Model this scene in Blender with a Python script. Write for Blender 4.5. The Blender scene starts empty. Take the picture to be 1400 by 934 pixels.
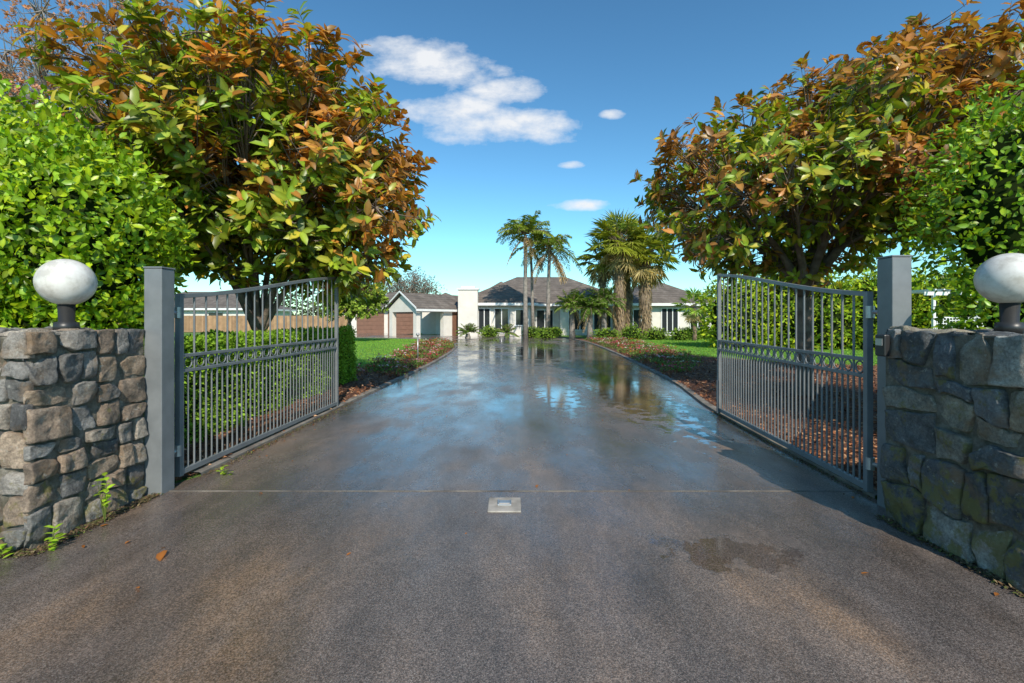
import bpy, math, random
import numpy as np
from mathutils import Vector, noise, Matrix
R = random.Random(7)
G = np.random.default_rng(11)
scene = bpy.context.scene
COL = scene.collection

# ------------------------------------------------------------------ helpers
def link(o, parent=None):
    COL.objects.link(o)
    if parent is not None: o.parent = parent
    return o
def empty(name):
    return link(bpy.data.objects.new(name, None))

class MB:
    def __init__(s): s.v=[]; s.f=[]; s.c=[]; s.cur=(1,1,1,1)
    def add(s, vs, fs):
        b=len(s.v); s.v+= [tuple(p) for p in vs]; s.c+=[s.cur]*len(vs)
        s.f+=[tuple(i+b for i in f) for f in fs]
    def box(s, x0,x1,y0,y1,z0,z1, M=None):
        vs=[Vector(p) for p in [(x0,y0,z0),(x1,y0,z0),(x1,y1,z0),(x0,y1,z0),(x0,y0,z1),(x1,y0,z1),(x1,y1,z1),(x0,y1,z1)]]
        if M is not None: vs=[M@p for p in vs]
        s.add(vs,[(3,2,1,0),(4,5,6,7),(0,1,5,4),(1,2,6,5),(2,3,7,6),(3,0,4,7)])
    def tube(s, pts, rad, n=6, cap=True):
        pts=[Vector(p) for p in pts]; vs=[]; m=len(pts)
        for i,p in enumerate(pts):
            d=(pts[min(i+1,m-1)]-pts[max(i-1,0)])
            if d.length<1e-6: d=Vector((0,0,1))
            d.normalize()
            a=Vector((1,0,0)) if abs(d.x)<0.8 else Vector((0,1,0))
            u=d.cross(a).normalized(); w=d.cross(u)
            r=rad[i] if isinstance(rad,(list,tuple)) else rad
            for k in range(n):
                t=2*math.pi*k/n
                vs.append(p+u*(r*math.cos(t))+w*(r*math.sin(t)))
        fs=[]
        for i in range(m-1):
            for k in range(n):
                k2=(k+1)%n
                fs.append((i*n+k,(i+1)*n+k,(i+1)*n+k2,i*n+k2))
        if cap:
            fs.append(tuple(range(n))); fs.append(tuple((m-1)*n+k for k in reversed(range(n))))
        s.add(vs,fs)
    def build(s,name,mat,parent=None,smooth=False,bevel=0):
        me=bpy.data.meshes.new(name); me.from_pydata(s.v,[],s.f)
        at=me.color_attributes.new('Col','FLOAT_COLOR','POINT')
        at.data.foreach_set('color',np.array(s.c,dtype=np.float32).ravel())
        me.materials.append(mat)
        if smooth: me.polygons.foreach_set('use_smooth',[True]*len(me.polygons))
        me.update()
        o=link(bpy.data.objects.new(name,me),parent)
        if bevel:
            b=o.modifiers.new('bevel','BEVEL'); b.width=bevel; b.segments=2; b.limit_method='ANGLE'
        return o

def tri_mesh(name, V, F, C, mat, parent=None):
    me=bpy.data.meshes.new(name)
    nv=len(V); nf=len(F)
    me.vertices.add(nv); me.vertices.foreach_set('co',V.astype(np.float32).ravel())
    me.loops.add(nf*3); me.loops.foreach_set('vertex_index',F.astype(np.int32).ravel())
    me.polygons.add(nf); me.polygons.foreach_set('loop_start',np.arange(0,nf*3,3,dtype=np.int32))
    me.update(calc_edges=True)
    at=me.color_attributes.new('Col','FLOAT_COLOR','POINT')
    C4=np.ones((nv,4),dtype=np.float32); C4[:,:3]=C
    at.data.foreach_set('color',C4.ravel())
    me.materials.append(mat)
    return link(bpy.data.objects.new(name,me),parent)

T8=np.array([[0,0,0],[.3,.46,.05],[.68,.42,.03],[1,0,-.12],[.68,-.42,.03],[.3,-.46,.05],[.3,0,0],[.68,0,-.03]])
F8=np.array([[0,6,1],[0,5,6],[6,7,2],[6,2,1],[6,5,4],[6,4,7],[7,3,2],[7,4,3]])
T4=np.array([[0,0,0],[.5,.5,.06],[1,0,-.05],[.5,-.5,.06]])
F4=np.array([[0,2,1],[0,3,2]])
def nrm(a): return a/np.maximum(np.linalg.norm(a,axis=1,keepdims=True),1e-6)
def leaves(name,P,D,N,L,W,C,mat,parent=None,detail=True):
    D=nrm(D); S=nrm(np.cross(D,N)); N=np.cross(S,D)
    T,F=(T8,F8) if detail else (T4,F4)
    n=len(P); k=len(T)
    L=np.broadcast_to(L,(n,)); W=np.broadcast_to(W,(n,))
    V=(P[:,None,:]+T[None,:,0,None]*(L[:,None]*1.0)[:,:,None]*D[:,None,:]
       +T[None,:,1,None]*W[:,None,None]*S[:,None,:]+T[None,:,2,None]*L[:,None,None]*N[:,None,:])
    FF=(F[None]+ (np.arange(n)*k)[:,None,None]).reshape(-1,3)
    CC=np.repeat(C,k,axis=0)
    if detail:   # midrib and tip tone differences inside each leaf
        m=np.tile(np.array([1.1,.92,.95,.8,.95,.92,1.25,1.2]),n)[:,None]; CC=CC*m
    return tri_mesh(name,V.reshape(-1,3),FF,CC,mat,parent)
def rdir(n):
    return nrm(G.normal(size=(n,3)))

# ------------------------------------------------------------------ materials
def nt(name):
    m=bpy.data.materials.new(name); m.use_nodes=True
    t=m.node_tree; b=t.nodes['Principled BSDF']; return m,t,b
def N_(t,typ,**kw):
    n=t.nodes.new(typ)
    for k,v in kw.items():
        if k in n.inputs: n.inputs[k].default_value=v
        else: setattr(n,k,v)
    return n
def mth(t,op,a,b=None,clamp=False):
    n=t.nodes.new('ShaderNodeMath'); n.operation=op; n.use_clamp=clamp
    for i,x in enumerate((a,b)):
        if x is None: continue
        if isinstance(x,(int,float)): n.inputs[i].default_value=x
        else: t.links.new(x,n.inputs[i])
    return n.outputs[0]
def noi(t,scale,detail=5,rough=.55,vec=None):
    n=N_(t,'ShaderNodeTexNoise'); n.inputs['Scale'].default_value=scale; n.inputs['Detail'].default_value=detail; n.inputs['Roughness'].default_value=rough
    if vec is None:
        c=t.nodes.new('ShaderNodeNewGeometry'); vec=c.outputs['Position']
    t.links.new(vec,n.inputs['Vector']); return n.outputs['Fac']
def ramp(t,fac,stops):
    r=t.nodes.new('ShaderNodeValToRGB'); t.links.new(fac,r.inputs[0])
    e=r.color_ramp.elements
    while len(e)<len(stops): e.new(0.5)
    for i,(p,c) in enumerate(stops):
        e[i].position=p; e[i].color=(c[0],c[1],c[2],1) if isinstance(c,(tuple,list)) else (c,c,c,1)
    return r.outputs[0]
def mix(t,fac,a,b,bt='MIX'):
    n=t.nodes.new('ShaderNodeMix'); n.data_type='RGBA'; n.blend_type=bt
    for sock,x in ((n.inputs[0],fac),(n.inputs[6],a),(n.inputs[7],b)):
        if isinstance(x,(int,float)): sock.default_value=x
        elif isinstance(x,tuple): sock.default_value=(x[0],x[1],x[2],1)
        else: t.links.new(x,sock)
    return n.outputs[2]
def bump(t,b,h,strength=.3,dist=.01):
    n=t.nodes.new('ShaderNodeBump'); n.inputs['Strength'].default_value=strength; n.inputs['Distance'].default_value=dist
    t.links.new(h,n.inputs['Height']); t.links.new(n.outputs[0],b.inputs['Normal'])
def simple(name,c1,c2,scale=3,rough=.7,bs=.2,bscale=40,bd=.01,col=False,metal=0,spec=.5):
    m,t,b=nt(name)
    f=noi(t,scale,4)
    c=ramp(t,f,[(.3,c1),(.7,c2)])
    if col:
        a=N_(t,'ShaderNodeAttribute',attribute_name='Col'); c=mix(t,1.0,c,a.outputs['Color'],'MULTIPLY')
    t.links.new(c,b.inputs['Base Color']); b.inputs['Roughness'].default_value=rough
    b.inputs['Metallic'].default_value=metal; b.inputs['Specular IOR Level'].default_value=spec
    if bs: bump(t,b,noi(t,bscale,3),bs,bd)
    return m
def leafmat(name,trans=.3,rough=.42,spec=.5):
    m,t,b=nt(name)
    c=N_(t,'ShaderNodeAttribute',attribute_name='Col').outputs['Color']
    t.links.new(c,b.inputs['Base Color']); b.inputs['Roughness'].default_value=rough
    b.inputs['Specular IOR Level'].default_value=spec
    if trans>0:
        tr=t.nodes.new('ShaderNodeBsdfTranslucent'); t.links.new(mix(t,1.0,c,(1.5,1.5,.7),'MULTIPLY'),tr.inputs[0])
        mx=t.nodes.new('ShaderNodeMixShader'); mx.inputs[0].default_value=trans
        t.links.new(b.outputs[0],mx.inputs[1]); t.links.new(tr.outputs[0],mx.inputs[2])
        t.links.new(mx.outputs[0],t.nodes['Material Output'].inputs[0])
    return m
M_leaf=leafmat('leaf',.32,.38); M_leafd=leafmat('leaf_matte',.28,.7,.25)
M_bark=simple('bark',(.11,.08,.06),(.25,.2,.16),6,.9,.6,30,.02)
M_barkg=simple('bark_grey',(.16,.14,.12),(.34,.3,.26),6,.9,.6,30,.02)
M_chip=leafmat('mulch_chip',0.0,.8,.2)
M_steel=simple('gate_paint_grey',(.14,.15,.155),(.20,.212,.218),5,.42,.08,60,.002)
M_cream=simple('cream_render',(.66,.62,.56),(.76,.72,.65),2,.85,.1,60,.01)
M_white=simple('white_paint',(.76,.76,.75),(.82,.82,.81),3,.5,.05,60,.003)
M_brown=simple('garage_door_brown',(.17,.085,.055),(.23,.115,.075),3,.55,.1,20,.01)
M_fence=simple('timber_fence',(.3,.18,.1),(.45,.28,.16),2,.85,.3,30,.01,col=True)
M_conc=simple('kerb_concrete',(.12,.105,.09),(.28,.25,.21),4,.85,.4,60,.008)
M_plate=simple('plate_concrete',(.22,.2,.17),(.42,.38,.33),9,.85,.4,80,.008)
M_joint=simple('joint_sealant',(.06,.055,.05),(.26,.23,.19),5,.85,.4,60,.004)
M_black=simple('black_plastic',(.02,.02,.02),(.03,.03,.03),3,.4,0)
M_metal=simple('galvanised',(.4,.4,.4),(.55,.55,.54),8,.4,.1,40,.002,metal=.8)
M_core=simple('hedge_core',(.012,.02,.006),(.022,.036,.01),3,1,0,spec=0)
M_thatch=simple('palm_fibre',(.12,.08,.05),(.32,.24,.16),5,.95,.8,25,.04)

m,t,b=nt('window_glass'); b.inputs['Base Color'].default_value=(.03,.035,.04,1); b.inputs['Roughness'].default_value=.06; M_glass=m
# roof tiles
m,t,b=nt('roof_tiles')
gp=t.nodes.new('ShaderNodeNewGeometry').outputs['Position']
w=N_(t,'ShaderNodeTexWave'); w.bands_direction='Z'; w.inputs['Scale'].default_value=1.6; w.inputs['Distortion'].default_value=.2; t.links.new(gp,w.inputs['Vector'])
c=ramp(t,noi(t,1.4,5,.7),[(.3,(.10,.085,.072)),(.55,(.17,.142,.12)),(.75,(.26,.225,.195))])
c=mix(t,.5,c,ramp(t,w.outputs['Fac'],[(0,.55),(.35,1.0)]),'MULTIPLY')
t.links.new(c,b.inputs['Base Color']); b.inputs['Roughness'].default_value=.8; b.inputs['Specular IOR Level'].default_value=.25; bump(t,b,w.outputs['Fac'],.6,.05); M_roof=m
# globe
m,t,b=nt('opal_globe'); t.links.new(ramp(t,noi(t,11,6,.65),[(.35,(.50,.47,.42)),(.5,(.66,.63,.58)),(.65,(.74,.72,.68))]),b.inputs['Base Color']); b.inputs['Roughness'].default_value=.28
b.inputs['Subsurface Weight'].default_value=.15; b.inputs['Subsurface Radius'].default_value=(.04,.04,.04); M_globe=m
# stone
def stonemat(name,moss):
    m,t,b=nt(name)
    a=N_(t,'ShaderNodeAttribute',attribute_name='Col').outputs['Color']
    f=noi(t,9,6,.7); c=mix(t,1.0,a,ramp(t,f,[(.25,.35),(.5,.95),(.75,1.6)]),'MULTIPLY')
    f2=noi(t,60,4,.7); c=mix(t,1.0,c,ramp(t,f2,[(.3,.6),(.7,1.4)]),'MULTIPLY')
    c=mix(t,ramp(t,noi(t,5,5,.6),[(.52,0),(.68,.7)]),c,(.27,.17,.09))
    c=mix(t,ramp(t,noi(t,23,5,.7),[(.60,0),(.68,.7)]),c,(.45,.43,.37))
    geo=t.nodes.new('ShaderNodeNewGeometry'); sx=t.nodes.new('ShaderNodeSeparateXYZ'); t.links.new(geo.outputs['Position'],sx.inputs[0])
    z=mth(t,'MULTIPLY',mth(t,'SUBTRACT',1.2,sx.outputs[2]),.12)
    mf=mth(t,'ADD',noi(t,7,6,.7),z)
    c=mix(t,ramp(t,mf,[(.66-moss,0),(.74-moss,.8)]),c,(.20,.175,.045))
    t.links.new(c,b.inputs['Base Color']); b.inputs['Roughness'].default_value=.78
    vo=t.nodes.new('ShaderNodeTexVoronoi'); vo.inputs['Scale'].default_value=11; vo.inputs['Randomness'].default_value=1
    nn=t.nodes.new('ShaderNodeTexNoise'); nn.inputs['Scale'].default_value=6; t.links.new(geo.outputs['Position'],nn.inputs['Vector'])
    t.links.new(mix(t,.12,geo.outputs['Position'],nn.outputs['Color']),vo.inputs['Vector'])
    h=mth(t,'ADD',noi(t,22,8,.78),mth(t,'MULTIPLY',vo.outputs['Distance'],.45)); bump(t,b,h,.95,.03)
    return m
M_stone=stonemat('bluestone',-.01); M_stone2=stonemat('bluestone_mossy',.085)
m,t,b=nt('mortar'); t.links.new(ramp(t,noi(t,12,6,.7),[(.3,(.07,.065,.04)),(.5,(.19,.17,.13)),(.7,(.33,.30,.25))]),b.inputs['Base Color']); b.inputs['Roughness'].default_value=.95
bump(t,b,noi(t,40,6,.75),1,.03); M_mortar=m
# asphalt
m,t,b=nt('wet_asphalt')
geo=t.nodes.new('ShaderNodeNewGeometry'); gp=geo.outputs['Position']
sx=t.nodes.new('ShaderNodeSeparateXYZ'); t.links.new(gp,sx.inputs[0])
mp=t.nodes.new('ShaderNodeMapping'); mp.inputs['Scale'].default_value=(1.0,.45,1); t.links.new(gp,mp.inputs[0])
c=ramp(t,noi(t,.7,6,.62,mp.outputs[0]),[(.32,(.085,.072,.066)),(.46,(.12,.095,.082)),(.56,(.165,.12,.092)),(.68,(.29,.18,.105))])
c=mix(t,.85,c,ramp(t,noi(t,110,2,.75),[(.32,.35),(.5,.95),(.68,2.1)]),'MULTIPLY')
c=mix(t,ramp(t,noi(t,210,1,.5),[(.60,0),(.68,.65)]),c,(.38,.34,.30))
c=mix(t,1.0,c,ramp(t,noi(t,3.1,6,.7,mp.outputs[0]),[(.3,.7),(.5,1.0),(.7,1.3)]),'MULTIPLY')
mr=N_(t,'ShaderNodeMapRange'); mr.inputs[1].default_value=2.0; mr.inputs[2].default_value=7; mr.inputs[3].default_value=-.02; mr.inputs[4].default_value=.075; t.links.new(sx.outputs[1],mr.inputs[0])
wn=mth(t,'ADD',mth(t,'ADD',mth(t,'MULTIPLY',noi(t,.5,3,.5,mp.outputs[0]),.6),mth(t,'MULTIPLY',noi(t,2.0,6,.7,mp.outputs[0]),.4)),mr.outputs[0])
def spot(px,py,a,b2,ns=5,am=4):
    dx=mth(t,'DIVIDE',mth(t,'SUBTRACT',sx.outputs[0],px),a); dy=mth(t,'DIVIDE',mth(t,'SUBTRACT',sx.outputs[1],py),b2)
    pd=mth(t,'SUBTRACT',1.0,mth(t,'ADD',mth(t,'MULTIPLY',dx,dx),mth(t,'MULTIPLY',dy,dy)))
    pd=mth(t,'MAXIMUM',pd,-2)
    return mth(t,'MULTIPLY',mth(t,'ADD',pd,mth(t,'MULTIPLY',mth(t,'SUBTRACT',noi(t,ns,4,.6),.5),am)),2.0,True)
pd=mth(t,'MAXIMUM',spot(1.36,2.90,.48,.25,6,4.5),mth(t,'MAXIMUM',spot(2.3,9.5,.8,4.0),mth(t,'MAXIMUM',spot(.9,9.5,.45,2.8),spot(1.1,20,1.3,7,1.5,3))))
wet=mth(t,'MAXIMUM',ramp(t,wn,[(.44,0),(.52,.45),(.62,.85),(.72,.97)]),pd)
c=mix(t,mth(t,'MULTIPLY',wet,.6),c,mix(t,1.0,c,(.38,.36,.37),'MULTIPLY'))
t.links.new(c,b.inputs['Base Color'])
ro=ramp(t,wet,[(0,.42),(.45,.28),(.85,.15),(1,.04)])
t.links.new(ro,b.inputs['Roughness']); b.inputs['IOR'].default_value=1.5; b.inputs['Coat IOR'].default_value=1.6
b.inputs['Coat Roughness'].default_value=.07; t.links.new(ramp(t,wet,[(.0,.05),(.45,.28),(.85,.6),(1,1)]),b.inputs['Coat Weight'])
bn=t.nodes.new('ShaderNodeBump'); bn.inputs['Distance'].default_value=.006
t.links.new(ramp(t,wet,[(0,.8),(.85,.3),(1,.04)]),bn.inputs['Strength']); t.links.new(noi(t,130,3,.7),bn.inputs['Height']); t.links.new(bn.outputs[0],b.inputs['Normal'])
bn2=t.nodes.new('ShaderNodeBump'); bn2.inputs['Distance'].default_value=.008; t.links.new(ramp(t,wet,[(0,.45),(.8,.24),(1,.05)]),bn2.inputs['Strength'])
t.links.new(noi(t,14,5,.65),bn2.inputs['Height']); t.links.new(bn2.outputs[0],b.inputs['Coat Normal'])
M_asph=m
m,t,b=nt('lawn_grass')
t.links.new(ramp(t,noi(t,1.1,6,.7),[(.3,(.075,.17,.02)),(.7,(.16,.30,.04))]),b.inputs['Base Color']); b.inputs['Roughness'].default_value=.9; bump(t,b,noi(t,50,4),.8,.04); M_grass=m
m,t,b=nt('mulch_soil')
c=ramp(t,noi(t,22,5,.75),[(.3,(.05,.022,.013)),(.5,(.17,.07,.036)),(.7,(.33,.16,.09))])
t.links.new(c,b.inputs['Base Color']); b.inputs['Roughness'].default_value=.9; bump(t,b,noi(t,35,4,.7),1,.05); M_mulch=m

# ------------------------------------------------------------------ ground
def sheet(name,outline,z,mat):
    me=bpy.data.meshes.new(name); me.from_pydata([(x,y,z) for x,y in outline],[],[tuple(range(len(outline)))])
    me.materials.append(mat); me.update()
    if me.polygons[0].normal.z<0: me.flip_normals()
    return link(bpy.data.objects.new(name,me))
sheet('ground',[(-1500,-800),(1500,-800),(1500,2500),(-1500,2500)],0,M_grass)
LE=[(-3.1,3.2),(-3.1,4.0),(-2.95,4.3),(-2.85,8.0),(-2.7,11.7),(-2.6,16),(-2.75,22),(-3.5,27),(-5.5,31),(-9,34),(-16,36)]
RE=[(3.0,2.6),(3.0,3.75),(3.22,7.2),(3.5,9),(3.78,11),(4.3,18),(4.6,25),(4.5,30),(3.9,35),(3.2,38),(3.0,40.9)]
drive=[(-14,-8),(14,-8),(14,2.6)]+RE+[(-9.5,40.9),(-9.5,46),(-16,46)]+LE[::-1]+[(-14,3.2)]
sheet('driveway',drive,.006,M_asph)
def smooth_path(pts,k=4):
    out=[]
    n=len(pts)
    for i in range(n-1):
        p0=pts[max(i-1,0)];p1=pts[i];p2=pts[i+1];p3=pts[min(i+2,n-1)]
        for j in range(k):
            u=j/k
            out.append(tuple(.5*((2*p1[a])+(-p0[a]+p2[a])*u+(2*p0[a]-5*p1[a]+4*p2[a]-p3[a])*u*u+(-p0[a]+3*p1[a]-3*p2[a]+p3[a])*u**3) for a in range(2)))
    out.append(pts[-1]); return out
def kerb(name,path,w,h,side):
    mb=MB(); pts=[Vector((x,y,0)) for x,y in path]; vs=[]
    for i,p in enumerate(pts):
        d=(pts[min(i+1,len(pts)-1)]-pts[max(i-1,0)]).normalized(); nn=Vector((-d.y,d.x,0))*side
        a=p-nn*.01; e=p+nn*w
        vs+=[Vector((a.x,a.y,0)),Vector((a.x,a.y,h*.85)),a+nn*.02+Vector((0,0,h)),Vector((e.x,e.y,h)),Vector((e.x,e.y,0))]
    fs=[]
    for i in range(len(pts)-1):
        for k in range(4): fs.append((i*5+k,i*5+k+1,(i+1)*5+k+1,(i+1)*5+k))
    mb.add(vs,fs); return mb.build(name,M_conc)
kerb('kerb',smooth_path(LE[2:]),.10,.045,1)
kerb('kerb',smooth_path(RE[1:]),.10,.045,-1)
ML=[(-3.1,4.0)]+[(x-.05,y) for x,y in LE[2:9]]+[(-5.5,28.5),(-5.2,24),(-4.7,20),(-4.25,14),(-4.1,11.5),(-5.5,10.5),(-8.5,9.5),(-9,4)]
MR=[(x+.05,y) for x,y in RE[1:9]]+[(5.2,33),(7.6,30),(7.3,24),(7.2,17.5),(9,15),(15,12.5),(15,3.75)]
sheet('mulch_bed',ML,.03,M_mulch); sheet('mulch_bed',MR,.03,M_mulch)
def inpoly(P,poly):
    x,y=P[:,0],P[:,1]; r=np.zeros(len(P),bool); n=len(poly)
    for i in range(n):
        x1,y1=poly[i]; x2,y2=poly[(i+1)%n]
        c=((y1>y)!=(y2>y)); xi=(x2-x1)*(y-y1)/((y2-y1) if y2!=y1 else 1e-9)+x1
        r^= c&(x<xi)
    return r
def scatter(poly,n,x0,x1,y0,y1,pw=1.0):
    u=G.random(n)**pw
    P=np.stack([G.uniform(x0,x1,n),y0+(y1-y0)*u,np.zeros(n)],1); return P[inpoly(P,poly)]
def chips(name,poly,n,bb,z,cols,L,pw=1.5):
    P=scatter(poly,n,*bb,pw); k=len(P); P[:,2]=z+G.random(k)*.03
    D=np.stack([G.normal(size=k),G.normal(size=k),G.normal(size=k)*.25],1); N=np.stack([G.normal(size=k)*.4,G.normal(size=k)*.4,np.ones(k)],1)
    C=np.array(cols)[G.integers(0,len(cols),k)]*G.uniform(.6,1.3,(k,1))
    ll=G.uniform(.5,1.2,k)*L
    return leaves(name,P,D,N,ll,ll*.45,C,M_chip,None,False)
bc=[(.30,.115,.05),(.20,.08,.036),(.40,.20,.1),(.13,.055,.03),(.44,.26,.15)]
chips('mulch_chips',MR,55000,(3,15,3.8,20),.035,bc,.075)
chips('mulch_chips',ML,24000,(-9,-2.6,4,20),.035,bc,.075)
def grass(name,n,bb):
    P=np.stack([G.uniform(bb[0],bb[1],n),G.uniform(bb[2],bb[3],n),np.zeros(n)],1)
    bad=inpoly(P,drive)|inpoly(P,ML)|inpoly(P,MR); P=P[~bad]; k=len(P)
    D=np.stack([G.normal(size=k)*.4,G.normal(size=k)*.4,np.ones(k)],1)
    C=np.array([[.20,.40,.05]])*G.uniform(.6,1.4,(k,1)); C[:,0]*=G.uniform(.7,1.4,k)
    leaves(name,P,D,rdir(k),G.uniform(.04,.08,k),.02,C,M_leafd,None,False)
grass('lawn_grass',50000,(-16,-4,11,32)); grass('lawn_grass',60000,(6.5,22,12.5,32))

# joint line + gate stop plate
mb=MB()
for i in range(40):
    a=-2.98+5.96*i/40; b2=a+5.96/40; w0=R.uniform(.004,.010)
    mb.box(a,b2,3.93-w0,3.93+w0,.004,.0095)
mb.build('driveway_joint',M_joint)
gs=empty('gate_stop')
mb=MB(); mb.box(-.19,.07,3.5,3.77,.0,.016); mb.build('plate',M_plate,gs,bevel=.006)
mb=MB(); mb.box(-.115,-.005,3.59,3.60,.0155,.028); mb.box(-.115,-.105,3.601,3.70,.0155,.028); mb.box(-.015,-.005,3.601,3.70,.0155,.028); mb.box(-.104,-.016,3.64,3.70,.0155,.021); mb.build('catch',M_metal,gs,bevel=.002)

# ------------------------------------------------------------------ stone walls
TONES=[[(.25,.235,.215),(.18,.172,.16),(.30,.27,.235),(.35,.30,.245),(.13,.127,.124),(.30,.225,.165),(.33,.25,.18)],
       [(.20,.205,.205),(.15,.155,.16),(.27,.265,.25),(.32,.31,.27),(.115,.12,.12),(.26,.24,.195),(.31,.275,.205)]]
def stone(mb,poly,org,u,v,n,prot,ts=0):
    P=[Vector(p) for p in poly]; c=sum(P,Vector((0,0)))/len(P)
    per=[(P[(i+1)%len(P)]-P[i]).length for i in range(len(P))]; tot=sum(per)
    Mn=max(28,min(56,int(tot/.020))); pts=[]
    for k in range(Mn):
        s=k/Mn*tot; i=0
        while s>per[i]: s-=per[i]; i=(i+1)%len(P)
        pts.append(P[i].lerp(P[(i+1)%len(P)],s/per[i]))
    tone=R.choice(TONES[ts]); k=R.uniform(.8,1.2)
    mb.cur=(tone[0]*k,tone[1]*k,tone[2]*k,1)
    rings=[(1,-.03),(.997,.55),(.985,.88),(.955,1.0),(.86,1),(.7,1.0),(.54,1.0),(.36,1.0),(.18,1.0)]
    tx,ty=R.uniform(-.4,.4),R.uniform(-.3,.3); sd=R.uniform(0,50); hp=prot*R.uniform(.6,1.4)
    pl=[(Vector((math.cos(a),math.sin(a))),R.uniform(.3,.75),R.uniform(.2,.9)) for a in [R.uniform(0,6.28) for _ in range(4)]]
    ext=max((q-c).length for q in pts)
    vs=[]
    def pos(q,h,amp):
        e=org+u*q.x+v*q.y
        dd=noise.fractal(e*6+Vector((sd,0,0)),.9,2,5)
        hh=0
        for (dr,off,sl) in pl:
            o=(q-c).dot(dr)/ext-off
            if o>0: hh-=o*sl*.10
        hh+=dd*.018+tx*(q.x-c.x)*.3+ty*(q.y-c.y)*.3
        lat=noise.noise(e*16+Vector((3,sd,1)))*.008
        return e+n*(h*hp+amp*hh)+u*lat+v*lat
    for s,h in rings:
        amp=1 if s<.999 else .0
        for q in pts: vs.append(pos(c+(q-c)*s,h,amp*min(1,(1-s)*12+.5)))
    vs.append(pos(c,1.0,1)); fs=[]
    for r in range(len(rings)-1):
        for k in range(Mn):
            k2=(k+1)%Mn; fs.append((r*Mn+k,r*Mn+k2,(r+1)*Mn+k2,(r+1)*Mn+k))
    l=(len(rings)-1)*Mn
    for k in range(Mn): fs.append((l+k,l+(k+1)%Mn,len(vs)-1))
    mb.add(vs,fs)
def rects(x0,x1,y0,y1,out,big):
    w,h=x1-x0,y1-y0
    if w<big*1.25 and h<big*.95 and (w<big*.9 or h<big*.6 or R.random()<.6): out.append((x0,x1,y0,y1)); return
    if w/1.15>h: s=x0+w*R.uniform(.34,.66); rects(x0,s,y0,y1,out,big); rects(s,x1,y0,y1,out,big)
    else: s=y0+h*R.uniform(.34,.66); rects(x0,x1,y0,s,out,big); rects(x0,x1,s,y1,out,big)
def face_rect(mb,org,u,v,n,W,H,big=.27,prot=.045,ts=0,jit=.012):
    o=[]; rects(0,W,0,H,o,big)
    def wp(x,y):
        e=Vector((x*3.2+org.x*7,y*3.2,org.y*5)); m=jit*3.2
        fx=min(1,min(x,W-x)/.08); fy=min(1,min(y,H-y)/.08)
        return (x+noise.noise(e)*m*max(0,fx),y+noise.noise(e+Vector((9,4,2)))*m*max(0,fy))
    for x0,x1,y0,y1 in o:
        g=.009; jj=lambda: R.uniform(-jit,jit)*.6
        q=[]
        for a,b2 in ((0,0),(.33,0),(.66,0),(1,0),(1,.5),(1,1),(.66,1),(.33,1),(0,1),(0,.5)):
            x,y=wp(x0+(x1-x0)*a,y0+(y1-y0)*b2)
            x+=g*(1-2*a); y+=g*(1-2*b2); q.append((x+jj(),y+jj()))
        if R.random()<.25:
            i=R.choice([0,3,5,8]); q.pop(i)
        stone(mb,q,org,u,v,n,prot,ts)
X,Y,Z=Vector((1,0,0)),Vector((0,1,0)),Vector((0,0,1))
def stone_wall(sx,x_in,y0,y1,thick,H,mat,ts,big,jit):
    root=empty('stone_wall'); xo=x_in+sx*thick
    mb=MB(); a,b_=sorted((x_in+sx*.008,xo)); mb.box(a,b_,y0+.012,y1,0,H-.025)
    a,b_=sorted((xo-sx*.02,x_in+sx*9)); mb.box(a,b_,y0+.02,y0+.45,0,H-.06)
    mb.build('mortar_core',M_mortar,root)
    mb=MB(); fn=face_rect; kw=dict(ts=ts,big=big,jit=jit)
    if sx<0:
        fn(mb,Vector((x_in-.02,y0-.03,0)),Y,Z,X,y1-y0+.03,H,**kw)
        fn(mb,Vector((x_in-4,y0+.02,0)),X,Z,-Y,4.01,H,**kw)
    else:
        fn(mb,Vector((x_in+.02,y1,0)),-Y,Z,-X,y1-y0+.03,H,**kw)
        fn(mb,Vector((x_in-.01,y0+.02,0)),X,Z,-Y,4.01,H,**kw)
    a=min(x_in,xo); face_rect(mb,Vector((a,y0,H-.035)),X,Y,Z,thick,y1-y0,.34,.03,ts,.01)
    a=min(xo,x_in+sx*4); face_rect(mb,Vector((a,y0,H-.07)),X,Y,Z,4-thick,.45,.34,.03,ts,.01)
    mb.build('stones',mat,root,smooth=True)
stone_wall(-1,-3.10,2.93,3.84,.62,1.42,M_stone,0,.29,.010)
stone_wall(1,2.80,2.45,3.42,.7,1.42,M_stone2,1,.33,.022)

# globe lamps
def globe(x,y):
    r=empty('globe_lamp'); mb=MB()
    mb.tube([(x,y,1.40),(x,y,1.47),(x,y,1.475),(x,y,1.60)],[.075,.07,.045,.05],20); mb.build('neck',M_black,r,True)
    bpy.ops.mesh.primitive_uv_sphere_add(segments=48,ring_count=28,radius=.168,location=(x,y,1.76)); o=bpy.context.object; o.name='globe'; o.parent=r
    bpy.ops.object.shade_smooth(); o.data.materials.append(M_globe)
globe(-3.23,3.3); globe(3.28,3.0)

# intercom
ic=empty('intercom'); mb=MB(); mb.box(2.70,2.745,3.30,3.39,1.22,1.38); mb.build('housing',M_black,ic,bevel=.01)
mb=MB(); mb.box(2.694,2.70,3.315,3.375,1.30,1.35); mb.build('panel',M_metal,ic)

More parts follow.
